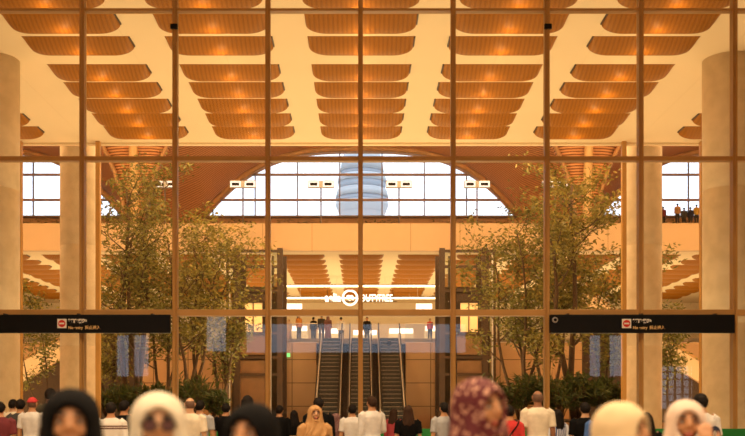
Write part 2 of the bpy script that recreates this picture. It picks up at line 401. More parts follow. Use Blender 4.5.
# ------------------------------------------------------------------ writing
def text(name, s, size, loc, mat, parent=None, depth=.01, align='LEFT', rot=(PI/2,0,0), bold=0.0, sx=1.0):
    cu = bpy.data.curves.new(name, 'FONT'); cu.body = s; cu.size = size; cu.extrude = depth; cu.align_x = align; cu.offset = bold
    o = bpy.data.objects.new(name, cu); C.objects.link(o)
    dg = bpy.context.evaluated_depsgraph_get(); me = bpy.data.meshes.new_from_object(o.evaluated_get(dg))
    bpy.data.objects.remove(o); bpy.data.curves.remove(cu)
    me.materials.clear(); me.materials.append(mat)
    n = bpy.data.objects.new(name, me); C.objects.link(n); n.location = loc; n.rotation_euler = rot; n.scale = (sx,1,1)
    if parent: n.parent = parent
    return n
m_txt = M('sign_lettering_white', (.85,.80,.70), rough=.5); m_txty = M('sign_lettering_yellow', (.75,.50,.20), rough=.5)
def entry_sign(x0, x1, ix, label):
    Y = FY - .42; px = lambda p: wx(p, Y); z1, z0 = wz(314.5, Y), wz(333, Y); cx = (px(x0)+px(x1))/2
    r = empty('hanging_sign', (cx, Y, z0)); tag(r, label, 'sign', 'black no entry boards under the transom')
    hw = (px(x1)-px(x0))/2; h = z1-z0
    MB().box(-hw, hw, 0, .12, 0, h).build('board', m_black, r, False, .012)
    for s in (-.8, 0, .8): MB().box(s*hw-.03, s*hw+.03, .04, .30, h-.04, h+.03).build('hanger', m_bronze_dark, r)
    i = px(ix) - cx; q = .115
    MB().box(i-q, i+q, -.012, .0, h/2-q+.005, h/2+q+.005).build('symbol_plate', m_txt, r, False, .008)
    d = MB(); n = 32; d.tube([(i,-.018,h/2+.005),(i,-.010,h/2+.005)], .088, n, ref=(1,0,0)); sp = d.build('prohibition_disc', m_red, r)
    MB().box(i-.062, i+.062, -.024, -.017, h/2-.014, h/2+.024).build('bar', m_txt, sp)
    tx = px(ix + 6.3) - cx
    text('lettering', '\u17a0\u17b6\u1798\u1785\u17bc\u179b', .135, (tx, -.004, h*.57), m_txt, r, .006, bold=.009)
    text('lettering', 'No entry  \u7981\u6b62\u8fdb\u5165', .095, (tx, -.004, h*.22), m_txty, r, .006, bold=.003)
    return r, hw, h
entry_sign(-15, 170, 62, 'black hanging no entry board in front of the left stone columns')
r2, hw2, h2 = entry_sign(550, 735, 626.5, 'black hanging no entry board with a small round sensor at one end')
dm = MB(); dm.tube([(-hw2+.12,-.02,h2*.70),(-hw2+.12,-.05,h2*.70)], [.075,.06], 20, ref=(1,0,0)); dm.build('round_sensor', m_steel, r2)
MB().tube([(-hw2+.12,-.049,h2*.70),(-hw2+.12,-.056,h2*.70)], .04, 16, ref=(1,0,0)).build('lens', m_black, [c for c in r2.children if c.name.startswith('round_sensor')][0])

# duty free sign
SY = 97.5; z0 = wz(302.0, SY)
ds = empty('shop_sign', (wx(350,SY), SY, z0)); tag(ds, 'white backlit duty free shop sign with a ring logo hung before the far lamps', 'sign')
MB().box(wx(324,SY)-wx(350,SY), wx(397,SY)-wx(350,SY), .25, .33, .05, .12).build('support_rail', m_bronze_dark, ds)
for s in (-2.2, 4.2): MB().box(s-.03, s+.03, .27, .31, .12, CZ-z0).build('hanger', m_bronze_dark, ds)
text('lettering', 'aelia', 1.12, (-.90, 0, .06), m_letter, ds, .06, 'RIGHT', bold=.03, sx=.78)
text('lettering', 'DUTYFREE', .98, (1.02, 0, .06), m_letter, ds, .06, 'LEFT', bold=.016, sx=.68)
tr = MB(); N = 40
tr.tube([(.70*math.cos(2*PI*k/N), 0, .42+.70*math.sin(2*PI*k/N)) for k in range(N+1)], (.10,.09), 8, ref=(0,1,0)); tr.build('ring', m_letter, ds, True)
text('lettering', '\u00e6', 1.05, (0, 0, .16), m_letter, ds, .06, 'CENTER', bold=.03)
for k, (py, Y, lab) in enumerate(((286, 90, 'long warm linear lamp spanning the far hall in front of the shop sign'), (298, 100, 'long warm linear lamp spanning the far hall level with the shop sign'))):
    o = empty('hanging_linear_lamp', (0, Y, wz(py, Y))); tag(o, lab, 'lamp', 'linear lamps of the far hall')
    ex = wx(438, Y)
    MB().box(-ex, ex, -.10, .10, -.09, .07).build('diffuser', m_line, o)
    MB().box(-ex, ex, -.12, .12, .07, .14).build('housing', m_bronze_dark, o)
    for s in range(-3, 4): MB().tube([(s*ex/3.2,0,.1),(s*ex/3.2,0,CZ-o.location.z)], .012, 6, ref=(1,0,0)).build('suspension_cable', m_steel, o)
for px, lab in ((294,'small white lit sign hanging at the left end of the duty free hall'),(424,'small white lit sign hanging at the right end of the duty free hall')):
    o = empty('hanging_sign', (wx(px,94), 94, wz(309,94))); tag(o, lab, 'sign', 'small lit signs of the far hall')
    MB().box(-.75,.75,-.05,.05,0,.5).build('light_panel', m_letter, o, False, .02)
    for s in (-.6,.6): MB().tube([(s,0,.5),(s,0,CZ-o.location.z)], .015, 6, ref=(1,0,0)).build('suspension_rod', m_steel, o)

# ------------------------------------------------------------------ uplight masts on the terrace
def mast():
    r = empty('uplight_mast')
    MB().tube([(0,0,0),(0,0,.06)], .22, 16, ref=(1,0,0)).build('base_plate', m_frame, r)
    MB().tube([(0,0,.05),(0,0,3.15)], .06, 10, ref=(1,0,0)).build('pole', m_frame, r)
    for s in (-1, 1): MB().box(s*.55-.40, s*.55+.40, -.18, -.155, 3.15, 3.57).build('lit_panel', m_masth, r)
    MB().box(-1.0, 1.0, -.16, .16, 3.1, 3.62).build('head_frame', m_steelp, r, False, .02)
    for s in (-1, 1):
        l = MB().box(s*.55-.28, s*.55+.28, -.21, -.17, 3.24, 3.46).build('lamp_housing', m_black, r)
        MB().box(s*.6-.36, s*.6+.36, -.15, .15, 3.62, 3.65).build('lamp_lens', m_white, l)
    return r
mp = None
for i, px in enumerate((165,243,321,399,477,555)):
    lab = 'white twin headed uplight mast on the terrace, %s from the left' % ORD[i+1]
    loc = (wx(px, 77), 77, 15.5)
    if mp is None:
        mp = mast(); mp.location = loc; tag(mp, lab, 'lamp', 'twin headed uplight masts')
    else: dup(mp, loc, lab)
# ledge planting
lp = MB(); rnd = random.Random(3)
for k in range(5200):
    x = rnd.uniform(-30, 30); 
    if noise.noise(Vector((x*.35, 0, 0))) < -.15: continue
    hh = .25 + .35 * (noise.noise(Vector((x*.8, 5, 0))) + .6); y = rnd.uniform(75.9, 76.5); z = 15.5 + rnd.uniform(0, max(.1, hh)); a = rnd.uniform(0, 2*PI); l = rnd.uniform(.08,.16)
    d = Vector((math.cos(a), math.sin(a)*.5, rnd.uniform(-.3,.7))).normalized() * l; s = d.cross(Vector((0,0,1))).normalized() * l * .4
    p = Vector((x, y, z)); lp.add([p, p + d*.5 + s, p + d, p + d*.5 - s], [(0,1,2,3)])
tag(lp.build('trailing_foliage', m_leafd), 'low dark planting along the top of the pale fascia', 'plants', None, 'stuff')

# control tower outside
tw = empty('control_tower', (wx(362, 300), 300, -10)); tag(tw, 'pale blue airport control tower standing outside the middle arched window', 'control tower')
def zt(py): return wz(py, 300) + 10
def lathe(rows, n=40):
    b = MB(); b.tube([(0,0,z) for z, r in rows], [r for z, r in rows], n, ref=(1,0,0)); return b
lathe([(0,6.0),(zt(219),6.4),(zt(212),7.2),(zt(206),7.9),(zt(203),7.9)]).build('shaft', m_tower, tw, True)
lathe([(zt(203),7.7),(zt(198),7.5)]).build('lower_gallery', m_towerglass, tw, True)
lathe([(zt(198),7.9),(zt(191),7.5),(zt(190),7.2)]).build('ring_deck', m_tower, tw, True)
lathe([(zt(190),6.9),(zt(183),7.2)]).build('cab_glazing', m_towerglass, tw, True)
lathe([(zt(183),7.4),(zt(178),7.2),(zt(176),6.6)]).build('cab_roof', m_tower, tw, True)
lathe([(zt(176),6.2),(zt(172),6.3)]).build('upper_glazing', m_towerglass, tw, True)
lathe([(zt(172),6.6),(zt(160),6.0),(zt(152),5.2),(zt(150),.4),(zt(128),.2)]).build('crown_drum', m_tower, tw, True)
S(MB().box(-400,400,92,900,-10.5,-10).build('ground_apron', m_grass), 'grey airfield apron outside behind the terminal', 'ground')

# ------------------------------------------------------------------ mezzanine edge, escalators, lift towers
def mezz_rail(x0, x1, lab):
    r = empty('glass_balustrade', ((x0+x1)/2, 75.2, 6.55)); tag(r, lab, 'balustrade'); h = (x1-x0)/2
    n = max(1, round((x1-x0)/1.9)); w_ = (x1-x0)/n
    for i in range(n): MB().box(-h+i*w_+.02, -h+(i+1)*w_-.02, -.01, .01, .02, 1.42).build('glass_panel', m_bal, r)
    MB().tube([(-h,0,1.46),(h,0,1.46)], .03, 8).build('handrail', m_skirt, r)
    MB().box(-h, h, -.05, .05, -.02, .06).build('shoe_rail', m_skirt, r)
mezz_rail(-30, -10, 'glass balustrade of the mezzanine behind the left trees')
mezz_rail(-5.4, -3.3, 'short glass balustrade of the mezzanine left of the escalators')
mezz_rail(3.3, 5.4, 'short glass balustrade of the mezzanine right of the escalators')
mezz_rail(10, 30, 'glass balustrade of the mezzanine behind the right trees')
ESC = None
def escalator():
    r = empty('escalator'); n = 24; rise, run = 6.9/n, .5; hw = .66
    tr_ = MB(); tr_.prism_x([(0,0),(.0,-.0),(n*run+.4,6.55),(n*run+.4,5.4),(1.6,-.0)], -hw-.22, hw+.22); tr_.build('truss', m_bronze_dark, r)
    for i in range(n):
        b = MB(); b.box(-hw, hw, i*run, (i+1)*run+.03, i*rise+.02, (i+1)*rise); b.box(-hw, hw, i*run-.02, i*run+.05, (i+1)*rise-.026, (i+1)*rise+.004, 1)
        b.build('step', [m_step, m_nose], r)
    s = 6.9/(n*run)
    for sx in (-1, 1):
        x = sx*(hw+.13)
        MB().prism_x([(-.6,.0),(-.6,.30),(0,.42),(n*run,7.32),(n*run+.6,7.32),(n*run+.6,6.85),(n*run,6.85),(.3,.0)], x-.06, x+.06).build('skirt_panel', m_white, r)  # white tone stands in for the skirt lighting
        MB().prism_x([(-.4,.30),(-.5,.70),(-.3,1.0),(0,1.10),(n*run,8.0),(n*run+.5,8.0),(n*run+.6,7.3),(n*run,7.3),(0,.42)], x-.012, x+.012).build('glass_side', m_bal, r)
        MB().tube([(x,-.35,.55),(x,-.52,.75),(x,-.42,1.02),(x,-.1,1.08),(x,n*run,8.02),(x,n*run+.5,8.05)], .045, 8).build('handrail', m_rubber, r)
    return r
for i, px in enumerate((331.5,360.5,389)):
    loc = (wx(px, 75), 63.4, 0)
    lab = ['escalator up to the mezzanine, left of the central mullion','middle escalator up to the mezzanine behind the central mullion','escalator up to the mezzanine, right of the middle one'][i]
    if ESC is None:
        ESC = escalator(); ESC.location = loc; tag(ESC, lab, 'escalator', 'escalators up to the mezzanine')
    else: dup(ESC, loc, lab)
def lift_tower(sx, lab):
    Y0, Y1_ = 70.5, 74.2; r = empty('lift_tower', (sx*7.55, Y0, 0)); tag(r, lab, 'lift tower', 'steel and glass lift towers'); D = Y1_-Y0
    ba, bb = sorted((sx*(135*Y0/1000) - sx*7.55, sx*(78*Y0/1000) - sx*7.55)); MB().box(ba, bb, D-.3, D-.2, .05, 10.6).build('rear_cladding', m_bronze_dark, r)
    def X(p): return sx * (abs(p - 361) * Y0/1000) - sx*7.55
    posts = [228, 237, 268, 280]
    for p, w_ in zip(posts, (.10,.22,.10,.20)):
        for y in (0, D): MB().box(X(p)-w_, X(p)+w_, y-.15, y+.15, 0, 12.9).build('steel_post', m_bronze_dark, r)
    for p in (230, 271): MB().tube([(X(p),-.25,0),(X(p),-.25,12.4)], .06, 8).build('guide_rail', m_steel, r)
    xa, xb = sorted((X(226), X(283)))
    for z in (4.0, 5.2, 6.9, 9.9, 11.6, 12.7):
        MB().box(xa, xb, -.12, .12, z-.09, z+.09).build('cross_beam', m_bronze_dark, r)
    xa, xb = sorted((X(240), X(265)))
    MB().box(xa, xb, .1, .2, 9.2, 10.1).build('header_panel', m_bronze_dark, r)
    MB().box(xa, xb, .1, .2, 5.4, 6.8).build('spandrel_panel', m_liftp, r)
    MB().box(xa, xb, .1, .2, .1, 5.0).build('door_panel', m_liftp, r)
    d = MB().box(xa+.3, xb-.25, .5, .6, 6.9, 9.1).build('lift_car', m_lift, r)
    MB().box((xa+xb)/2-.04, (xa+xb)/2+.04, .42, .5, 6.9, 9.15).build('door_edge', m_bronze_dark, d)
    MB().box((xa+xb)/2-.95, (xa+xb)/2-.75, .38, .5, 7.2, 8.6).build('call_panel', m_bronze_dark, d)
    g0, g1 = sorted((X(226), X(237))); MB().box(g0, g1, -.02, .02, .2, 12.6).build('glass_side', m_glassg, r)
    g0, g1 = sorted((X(267), X(283))); MB().box(g0, g1, -.02, .02, .2, 12.6).build('glass_side', m_glassg, r)
lift_tower(-1, 'dark steel and glass lift tower beside the left tree group')
lift_tower(1, 'dark steel and glass lift tower beside the right tree group')
es = MB().box(wx(286,74.8), wx(290,74.8), 74.85, 74.98, wz(357,74.8), wz(353,74.8)).build('exit_sign', m_exit, None, False, .01)
tag(es, 'small green lit exit sign on the stone wall left of the escalators', 'sign')
# shop fittings on the mezzanine
SH = None
for i, (x, Y, lab) in enumerate(((-6.2,94,'pale shop shelving unit at the left end of the mezzanine'),(-3.0,97,'pale shop shelving unit behind the left escalator head'),(.4,99,'pale shop shelving unit behind the middle escalator head'),(3.9,97,'pale shop shelving unit behind the right escalator head'),(7.2,94,'pale shop shelving unit at the right end of the mezzanine'))):
    if SH is None:
        SH = empty('shelving_unit', (x,Y,6.9)); tag(SH, lab, 'shelf', 'shop shelving on the mezzanine')
        MB().box(-1.2,1.2,.35,.42,0,2.5).build('back_panel', m_white, SH)
        for s in (-1.2, 1.14): MB().box(s, s+.06, 0, .35, 0, 2.5).build('side_panel', m_white, SH)
        for z in (.3,.85,1.4,1.95): MB().box(-1.14,1.14,0,.35,z,z+.05).build('shelf', m_shop, SH)
        MB().box(-1.14,1.14,.0,.05,2.05,2.5).build('light_box', m_letter, SH)
    else: dup(SH, (x,Y,6.9), lab)
# side stairs behind the outer columns
def stair(sx, lab):
    r = empty('staircase', (sx*25.6, 63.6, 0)); tag(r, lab, 'staircase', 'side staircases')
    n = 24; run, rise = .48, .30
    f = lambda x: -sx*x                      # climbs towards the middle of the hall
    def px_(poly, y0, y1): return MB().prism([(f(x), z) for x, z in poly], y0, y1)
    L = n*run
    for y in (0, 2.2):
        px_([(-.3,.6),(L,.6+n*rise),(L,1.9+n*rise),(-.3,1.9)], y, y+.15).build('solid_balustrade', m_fascia, r)
        MB().tube([(f(-.3),y+.07,2.05),(f(L),y+.07,2.05+n*rise)], .04, 8).build('handrail', m_bronze, r)
    for i in range(n):
        a, b = sorted((f(i*run), f((i+1)*run+.02))); MB().box(a, b, .15, 2.2, i*rise, (i+1)*rise).build('step', m_stone, r)
    px_([(1.0,.0),(L,.0),(L,.55+n*rise),(-.2,.55)], .03, .13).build('side_panel', m_bronze_dark, r)
stair(-1, 'pale sided staircase rising behind the left stone columns')
stair(1, 'pale sided staircase rising behind the right stone columns')

# ------------------------------------------------------------------ planting
def planter(x0, x1, lab):
    r = empty('planter', ((x0+x1)/2, 53.0, 0)); tag(r, lab, 'planter'); h = (x1-x0)/2
    b = MB(); b.box(-h,h,-5.6,5.5,0,.9); b.build('stone_trough', m_stone, r, False, .03)
    MB().box(-h+.2,h-.2,-5.3,5.3,.9,.98).build('soil', m_soil, r)
planter(-15.5,-7.9,'long stone planter bed under the left tree group'); planter(6.6,15.4,'long stone planter bed under the right tree group')
def leaf(fm, p, d, l, wd, rnd):
    s = d.cross(Vector((rnd.uniform(-1,1), rnd.uniform(-1,1), rnd.uniform(-1,1))))
    s = (s.normalized() if s.length > 1e-4 else Vector((1,0,0))) * wd * .5
    fm.add([p, p + d*l*.45 + s, p + d*l, p + d*l*.45 - s], [(0,1,2,3)])
def tree(loc, H, spread, stems, nleaf, seed, label, lm, low=.28, cz=.62, group=None, thick=.11):
    rnd = random.Random(seed); r = empty('tree', loc); tag(r, label, 'tree', group)
    bk = MB(); tips = []
    def limb(p, d, L, rad, lev):
        pts = [p]; rr = [rad]; n = 6 if lev < 2 else 4
        for i in range(n):
            d = (d + Vector((rnd.uniform(-.22,.22), rnd.uniform(-.22,.22), rnd.uniform(-.02,.16)))).normalized()
            pts.append(pts[-1] + d * (L/n)); rr.append(rad * (1 - .72*(i+1)/n))
            if lev >= 2: tips.append((pts[-1].copy(), lev))
        bk.tube(pts, rr, 7 if lev < 1 else 5)
        if lev < 3:
            kids = (8, 5, 3)[lev]
            for k in range(kids):
                t = (low if lev == 0 else .25) + (1 - (low if lev == 0 else .25)) * (k + rnd.random()) / kids
                i = min(n - 1, int(t * n)); q = pts[i].lerp(pts[i+1], t*n - i)
                a = rnd.uniform(0, 2*PI); up = rnd.uniform(.25, .9)
                nd = Vector((math.cos(a), math.sin(a), up)).normalized()
                f = math.sin(PI * min(1, max(.08, (q.z / H - .12) / .95))) * .6 + .4
                limb(q, nd, (spread*.62*f if lev == 0 else L*.55), rr[i]*.55, lev + 1)
    for s in range(stems):
        a = 2*PI*s/stems + rnd.uniform(-.4,.4); tilt = 0.02 if s == 0 else rnd.uniform(.06,.17)
        d = Vector((math.cos(a)*tilt, math.sin(a)*tilt, 1)).normalized()
        limb(Vector((math.cos(a)*.12*(stems>1), math.sin(a)*.12*(stems>1), 0)), d, H*.86*(1 if s == 0 else rnd.uniform(.7,.95)), thick, 0)
    bk.build('trunk', m_bark, r, True)
    fm = MB()
    for k in range(nleaf):
        p, lev = tips[rnd.randrange(len(tips))]
        p = p + Vector((rnd.gauss(0,.24), rnd.gauss(0,.24), rnd.gauss(-.04,.2)))
        d = Vector((rnd.uniform(-1,1), rnd.uniform(-1,1), rnd.uniform(-.8,.35))).normalized()
        leaf(fm, p, d, rnd.uniform(.20,.36), rnd.uniform(.08,.13), rnd)
    fm.build('foliage', lm, r); return r
G = 'indoor trees in the planter beds'
def at(px, Y): return (wx(px, Y), Y, .95)
tree(at(134,50.5), 15.2, 4.2, 3, 4800, 11, 'tall olive green tree in front, beside the inner left column', m_leaf, .3, group=G, thick=.17)
tree(at(192,54), 11.8, 4.2, 4, 4800, 12, 'loose pale green tree between the left column tree and the left lift tower', m_leaf2, .3, group=G)
tree(at(222,57), 10.6, 3.6, 3, 3600, 13, 'low spreading tree against the left lift tower', m_leaf, .3, group=G)
tree(at(110,57), 9.6, 3.2, 3, 3800, 14, 'shorter bushy tree half behind the inner left column', m_leaf2, .25, group=G)
tree(at(163,56.5), 12.0, 3.2, 3, 3000, 21, 'slender tree at the back of the left planter', m_leaf, .3, group=G)
tree(at(577,50.5), 14.0, 4.0, 2, 5400, 15, 'tall olive green tree in front, beside the inner right column', m_leaf2, .3, group=G, thick=.19)
tree(at(522,53.5), 11.6, 4.2, 4, 5000, 16, 'many stemmed tree between the right lift tower and the tall right tree', m_leaf, .32, group=G)
tree(at(550,56.5), 14.6, 3.8, 3, 4200, 17, 'tall loose tree behind the mullion at the right planter', m_leaf, .35, group=G)
tree(at(606,56), 11.4, 3.2, 3, 3800, 18, 'leafy tree right behind the inner right column', m_leaf, .25, group=G)
tree((wx(38,57),57,0), 9.6, 2.4, 2, 1800, 19, 'thin small tree seen between the two left columns', m_leaf, .4, group=G, thick=.06)
tree((wx(668,57),57,0), 8.4, 2.2, 2, 1800, 20, 'thin small tree seen between the two right columns', m_leaf, .4, group=G, thick=.06)
def shrub(loc, H, seed, label, kind):
    rnd = random.Random(seed); r = empty('shrub', loc); tag(r, label, 'shrub', 'low shrubs in the planter beds')
    st = MB(); fo = MB()
    for k in range(16 if kind else 22):
        a = rnd.uniform(0, 2*PI); out = rnd.uniform(.25,1.)*H*.5; h = H*rnd.uniform(.6,1.)
        pts = [Vector((math.cos(a)*out*t**1.4, math.sin(a)*out*t**1.4, h*(t - .25*t**3*rnd.uniform(.6,1.4)))) for t in (0,.25,.5,.75,1)]
        st.tube(pts, [.03,.026,.02,.014,.006], 5)
        for j in range(46 if kind else 34):
            t = rnd.uniform(.3,1)*4; i = min(3, int(t)); p = pts[i].lerp(pts[i+1], t-i); ax = (pts[i+1]-pts[i]).normalized()
            side = ax.cross(Vector((rnd.uniform(-1,1),rnd.uniform(-1,1),rnd.uniform(-.4,.4)))).normalized()
            d = (side + ax*rnd.uniform(.2,.8)).normalized()
            leaf(fo, p, d, rnd.uniform(.25,.5)*(1.3 if kind else .8), rnd.uniform(.05,.09) if kind else rnd.uniform(.10,.18), rnd)
    st.build('stem', m_bark, r, True); fo.build('foliage', m_leafd, r)
for i, (px, Y, H, k, lab) in enumerate(((107,49,2.3,0,'bright low shrub at the foot of the inner left column'),(124,48.5,2.1,1,'feathery shrub under the tall left tree'),(150,49.5,2.4,0,'round dark shrub midway along the left planter'),(172,49,2.2,1,'feathery shrub third from the end of the left planter'),(193,48.6,2.9,1,'dark palm like shrub behind the bald man'),(214,49.5,2.0,0,'small shrub at the lift end of the left planter'),
        (489,49.5,2.6,1,'feathery shrub at the lift end of the right planter'),(505,48.8,2.3,0,'round dark shrub near the many stemmed tree'),(522,49.4,2.8,1,'dark palm like shrub in the right planter behind the red shirt'),(545,49,2.6,0,'dense shrub behind the mullion at the right planter'),(562,48.6,3.0,1,'feathery shrub under the tall right tree'),(582,49.3,3.2,0,'tall dense shrub midway along the right planter'),(600,48.7,2.8,1,'feathery shrub by the inner right column'),(616,49.5,2.9,0,'round shrub touching the inner right column'))):
    shrub(at(px, Y), H, 40+i, lab, k)

# ------------------------------------------------------------------ people
def remesh(mb, voxel, smooth=3, wrinkle=0., wscale=9.):
    me = mb.mesh('t'); o = bpy.data.objects.new('t', me); C.objects.link(o)
    md = o.modifiers.new('r', 'REMESH'); md.mode = 'VOXEL'; md.voxel_size = voxel
    if smooth: sm = o.modifiers.new('s', 'SMOOTH'); sm.factor = .5; sm.iterations = smooth
    dg = bpy.context.evaluated_depsgraph_get(); dg.update()
    out = bpy.data.meshes.new_from_object(o.evaluated_get(dg)); bpy.data.objects.remove(o); bpy.data.meshes.remove(me)
    if wrinkle:
        nn = [v.normal.copy() for v in out.vertices]
        for v, n in zip(out.vertices, nn):
            c = v.co; q = noise.noise(Vector((c.x*wscale, c.y*wscale, c.z*wscale*.45))) + .5*noise.noise(Vector((c.x*wscale*2.3, c.y*wscale*2.3, c.z*wscale)))
            v.co = c + n * q * wrinkle
    out.polygons.foreach_set('use_smooth', [True]*len(out.polygons)); return out
HC = Vector((0, .005, 1.60))
def headfn(g=0., gz=0.):
    def f(d):
        rz = (.100 if d.z > 0 else .122) + gz
        x, y, z = d.x*(.076+g), d.y*(.098+g), d.z*rz
        if d.z < 0:
            k = (-d.z)**1.5; x *= 1 - .30*k
            if d.y > 0: y *= 1 - .45*k
            else: y *= 1 - .06*k
        return Vector((HC.x + x, HC.y + y, HC.z + z))
    return f
def hand(mb, wr, d, nrm, side, curl=.35):
    # wrist point, direction of the hand, palm normal, +1/-1 for the thumb's side
    d = Vector(d).normalized(); nrm = Vector(nrm); nrm = (nrm - d*nrm.dot(d)).normalized(); s = d.cross(nrm) * side; wr = Vector(wr)
    mb.tube([wr - d*.02, wr + d*.02, wr + d*.055, wr + d*.092], [(.026,.020),(.034,.018),(.042,.016),(.041,.013)], 14, ref=tuple(nrm))
    for k, (off, L) in enumerate(((.030,.070),(.010,.080),(-.011,.074),(-.030,.056))):
        p = wr + d*.085 + s*off; pts = [p]; c = 0.; dd = (d + s*off*2.2).normalized()
        for j, q in enumerate((.45,.32,.23)):
            c += curl*(.5 + .4*j); pts.append(pts[-1] + (dd*math.cos(c) + nrm*math.sin(c)) * L*q)
        mb.tube(pts, [.0095,.009,.0082,.0065], 8)
    p = wr + d*.028 + s*.030
    q1 = p + (d*.55 + s*.75 + nrm*.25).normalized()*.038; q2 = q1 + (d*.85 + s*.35 + nrm*.4).normalized()*.030; q3 = q2 + (d*.95 + nrm*.3).normalized()*.022
    mb.tube([p - s*.012, q1, q2, q3], [.015,.012,.0105,.008], 8)
ARM = {'down': [(.135,.005,1.405),(.192,.005,1.375),(.222,.02,1.115),(.235,-.035,.872)],
       'front': [(.135,.005,1.405),(.192,.005,1.375),(.235,.015,1.125),(.10,-.21,1.06)],
       'up': [(.135,.0,1.41),(.192,-.01,1.39),(.285,-.20,1.30),(.17,-.40,1.52)],
       'face': [(.135,.0,1.405),(.190,-.01,1.37),(.225,-.17,1.17),(.085,-.185,1.455)]}
def armpts(kind, s): return [(s*x, y, z) for x, y, z in ARM[kind]]
TORSO = [(.80,0,.01,.125,.09),(.88,0,.012,.165,.115),(.96,0,.010,.158,.108),(1.06,0,.0,.138,.098),(1.16,0,0,.147,.105),(1.28,0,.0,.168,.118),(1.36,0,.008,.172,.108),(1.42,0,.012,.135,.085),(1.455,0,.018,.078,.065),(1.50,0,.018,.056,.058),(1.57,0,.012,.054,.058)]
def body_mesh(L, R):
    b = MB(); b.rings(TORSO, 32)
    for s, kind in ((-1, L), (1, R)):
        a = armpts(kind, s)
        b.tube([a[0], a[1], tuple(Vector(a[1]).lerp(Vector(a[2]), .5)), a[2], tuple(Vector(a[2]).lerp(Vector(a[3]), .35)), a[3]], [.060,.056,.047,.038,.040,.026], 14)
        d = (Vector(a[3]) - Vector(a[2])).normalized()
        if kind == 'down': hand(b, a[3], d, (-s,0,0), s, .35)
        elif kind == 'face': hand(b, a[3], (-s*.15,.15,1), (0,1,0), -s, .3)
        elif kind == 'up': hand(b, a[3], (-s*.2,-.3,1), (-s*.6,0,0), -s, .8)
        else: hand(b, a[3], d, (0,.3,1), s, .6)
        b.tube([(s*.085,.01,.90),(s*.092,0,.70),(s*.095,-.005,.49),(s*.096,.016,.36),(s*.096,.015,.10),(s*.096,.012,.05)], [.092,.082,.056,.056,.037,.040], 16)
        b.tube([(s*.098,.05,.042),(s*.100,0,.050),(s*.106,-.09,.038),(s*.112,-.165,.024),(s*.113,-.195,.018)], [(.034,.040),(.038,.050),(.042,.036),(.040,.022),(.022,.014)], 14, ref=(0,0,1))
    b.ell((0,0,0), (1,1,1), 36, 28, headfn())
    b.tube([(0,-.088,1.625),(0,-.100,1.602),(0,-.110,1.583)], [.009,.011,.014], 10)           # nose
    for s in (-1, 1):
        b.ell((s*.010,-.098,1.579), (.010,.010,.008), 10, 8)
        b.ell((s*.080,.012,1.60), (.010,.020,.032), 12, 10)                                   # ears
        b.ell((s*.030,-.084,1.632), (.024,.010,.007), 12, 8)                                  # brow ridge
        b.ell((s*.040,-.070,1.572), (.020,.014,.016), 12, 8)                                  # cheeks
    b.ell((0,-.083,1.543), (.026,.012,.006), 14, 8); b.ell((0,-.082,1.533), (.022,.012,.007), 14, 8); b.ell((0,-.080,1.497), (.022,.018,.016), 12, 8)
    me = remesh(b, .0075, 2)
    bm = bmesh.new(); bm.from_mesh(me)
    for f in bm.faces:
        c = f.calc_center_median()
        if c.y < -.078 and abs(c.x) < .027 and 1.526 < c.z < 1.550: f.material_index = 3
        elif c.y < -.075 and .012 < abs(c.x) < .048 and 1.628 < c.z < 1.640: f.material_index = 2
    bm.to_mesh(me); bm.free()
    e = MB()
    for s in (-1, 1):
        e.ell((s*.030,-.0765,1.606), (.0145,.0115,.0085), 14, 10, None, 1); e.ell((s*.030,-.0855,1.606), (.0075,.0035,.0070), 12, 8, None, 2); e.ell((s*.031,-.0840,1.6145), (.0175,.0055,.0035), 12, 8, None, 2); e.ell((s*.031,-.0865,1.635), (.021,.0045,.0035), 12, 8, None, 2)
    em = e.mesh(); bm = bmesh.new(); bm.from_mesh(me); k = len(bm.faces); bm.from_mesh(em); bm.to_mesh(me); bm.free()
    return me
SK = [M('skin_tone', (.52,.25,.115), (.56,.28,.13), 6, .5), M('skin_tone_light', (.55,.30,.16), (.58,.33,.18), 6, .5), M('skin_tone_deep', (.27,.115,.05), (.30,.13,.06), 6, .5)]
m_eye = M('eye_white', (.75,.70,.65), rough=.2); m_dark = M('iris_brow', (.02,.012,.008), rough=.35); m_lip = M('lips', (.42,.10,.07), rough=.4)
BODY = {}
def get_body(L, R):
    if (L, R) not in BODY:
        me = body_mesh(L, R)
        for m in (SK[0], m_eye, m_dark, m_lip): me.materials.append(m)
        BODY[(L, R)] = me
    return BODY[(L, R)]
CL = {}
def sleeve(b, kind, s, long_, g):
    a = [Vector(p) for p in armpts(kind, s)]
    pts = [a[0], a[1], a[1].lerp(a[2], .55)] + ([a[2], a[2].lerp(a[3], .5), a[2].lerp(a[3], .93)] if long_ else [a[1].lerp(a[2], .78)])
    b.tube(pts, [.070+g, .068+g, .062+g] + ([.052+g, .052+g, .046+g] if long_ else [.066+g]), 16)
def top_mesh(L, R, long_, robe):
    k = ('top', L, R, long_, robe)
    if k in CL: return CL[k]
    b = MB(); g = .016
    rows = [(z, cx, cy, rx+g, ry+g) for z, cx, cy, rx, ry in TORSO if 1.0 < z < 1.45] + [(1.462,0,.018,.082,.072)]
    if robe: rows = [(.07,0,.0,.25,.21),(.30,0,0,.235,.19),(.60,0,.005,.215,.165),(.86,0,.01,.20,.145),(.96,0,.01,.185,.135)] + rows
    else: rows = [(.82,0,.01,.192,.142),(.90,0,.012,.187,.138),(.97,0,.01,.178,.128)] + rows
    b.rings(rows, 36)
    for s, kd in ((-1, L), (1, R)): sleeve(b, kd, s, long_, 0 if not robe else .012)
    me = remesh(b, .012, 3, .007, 8); me.materials.append(None); CL[k] = me; return me
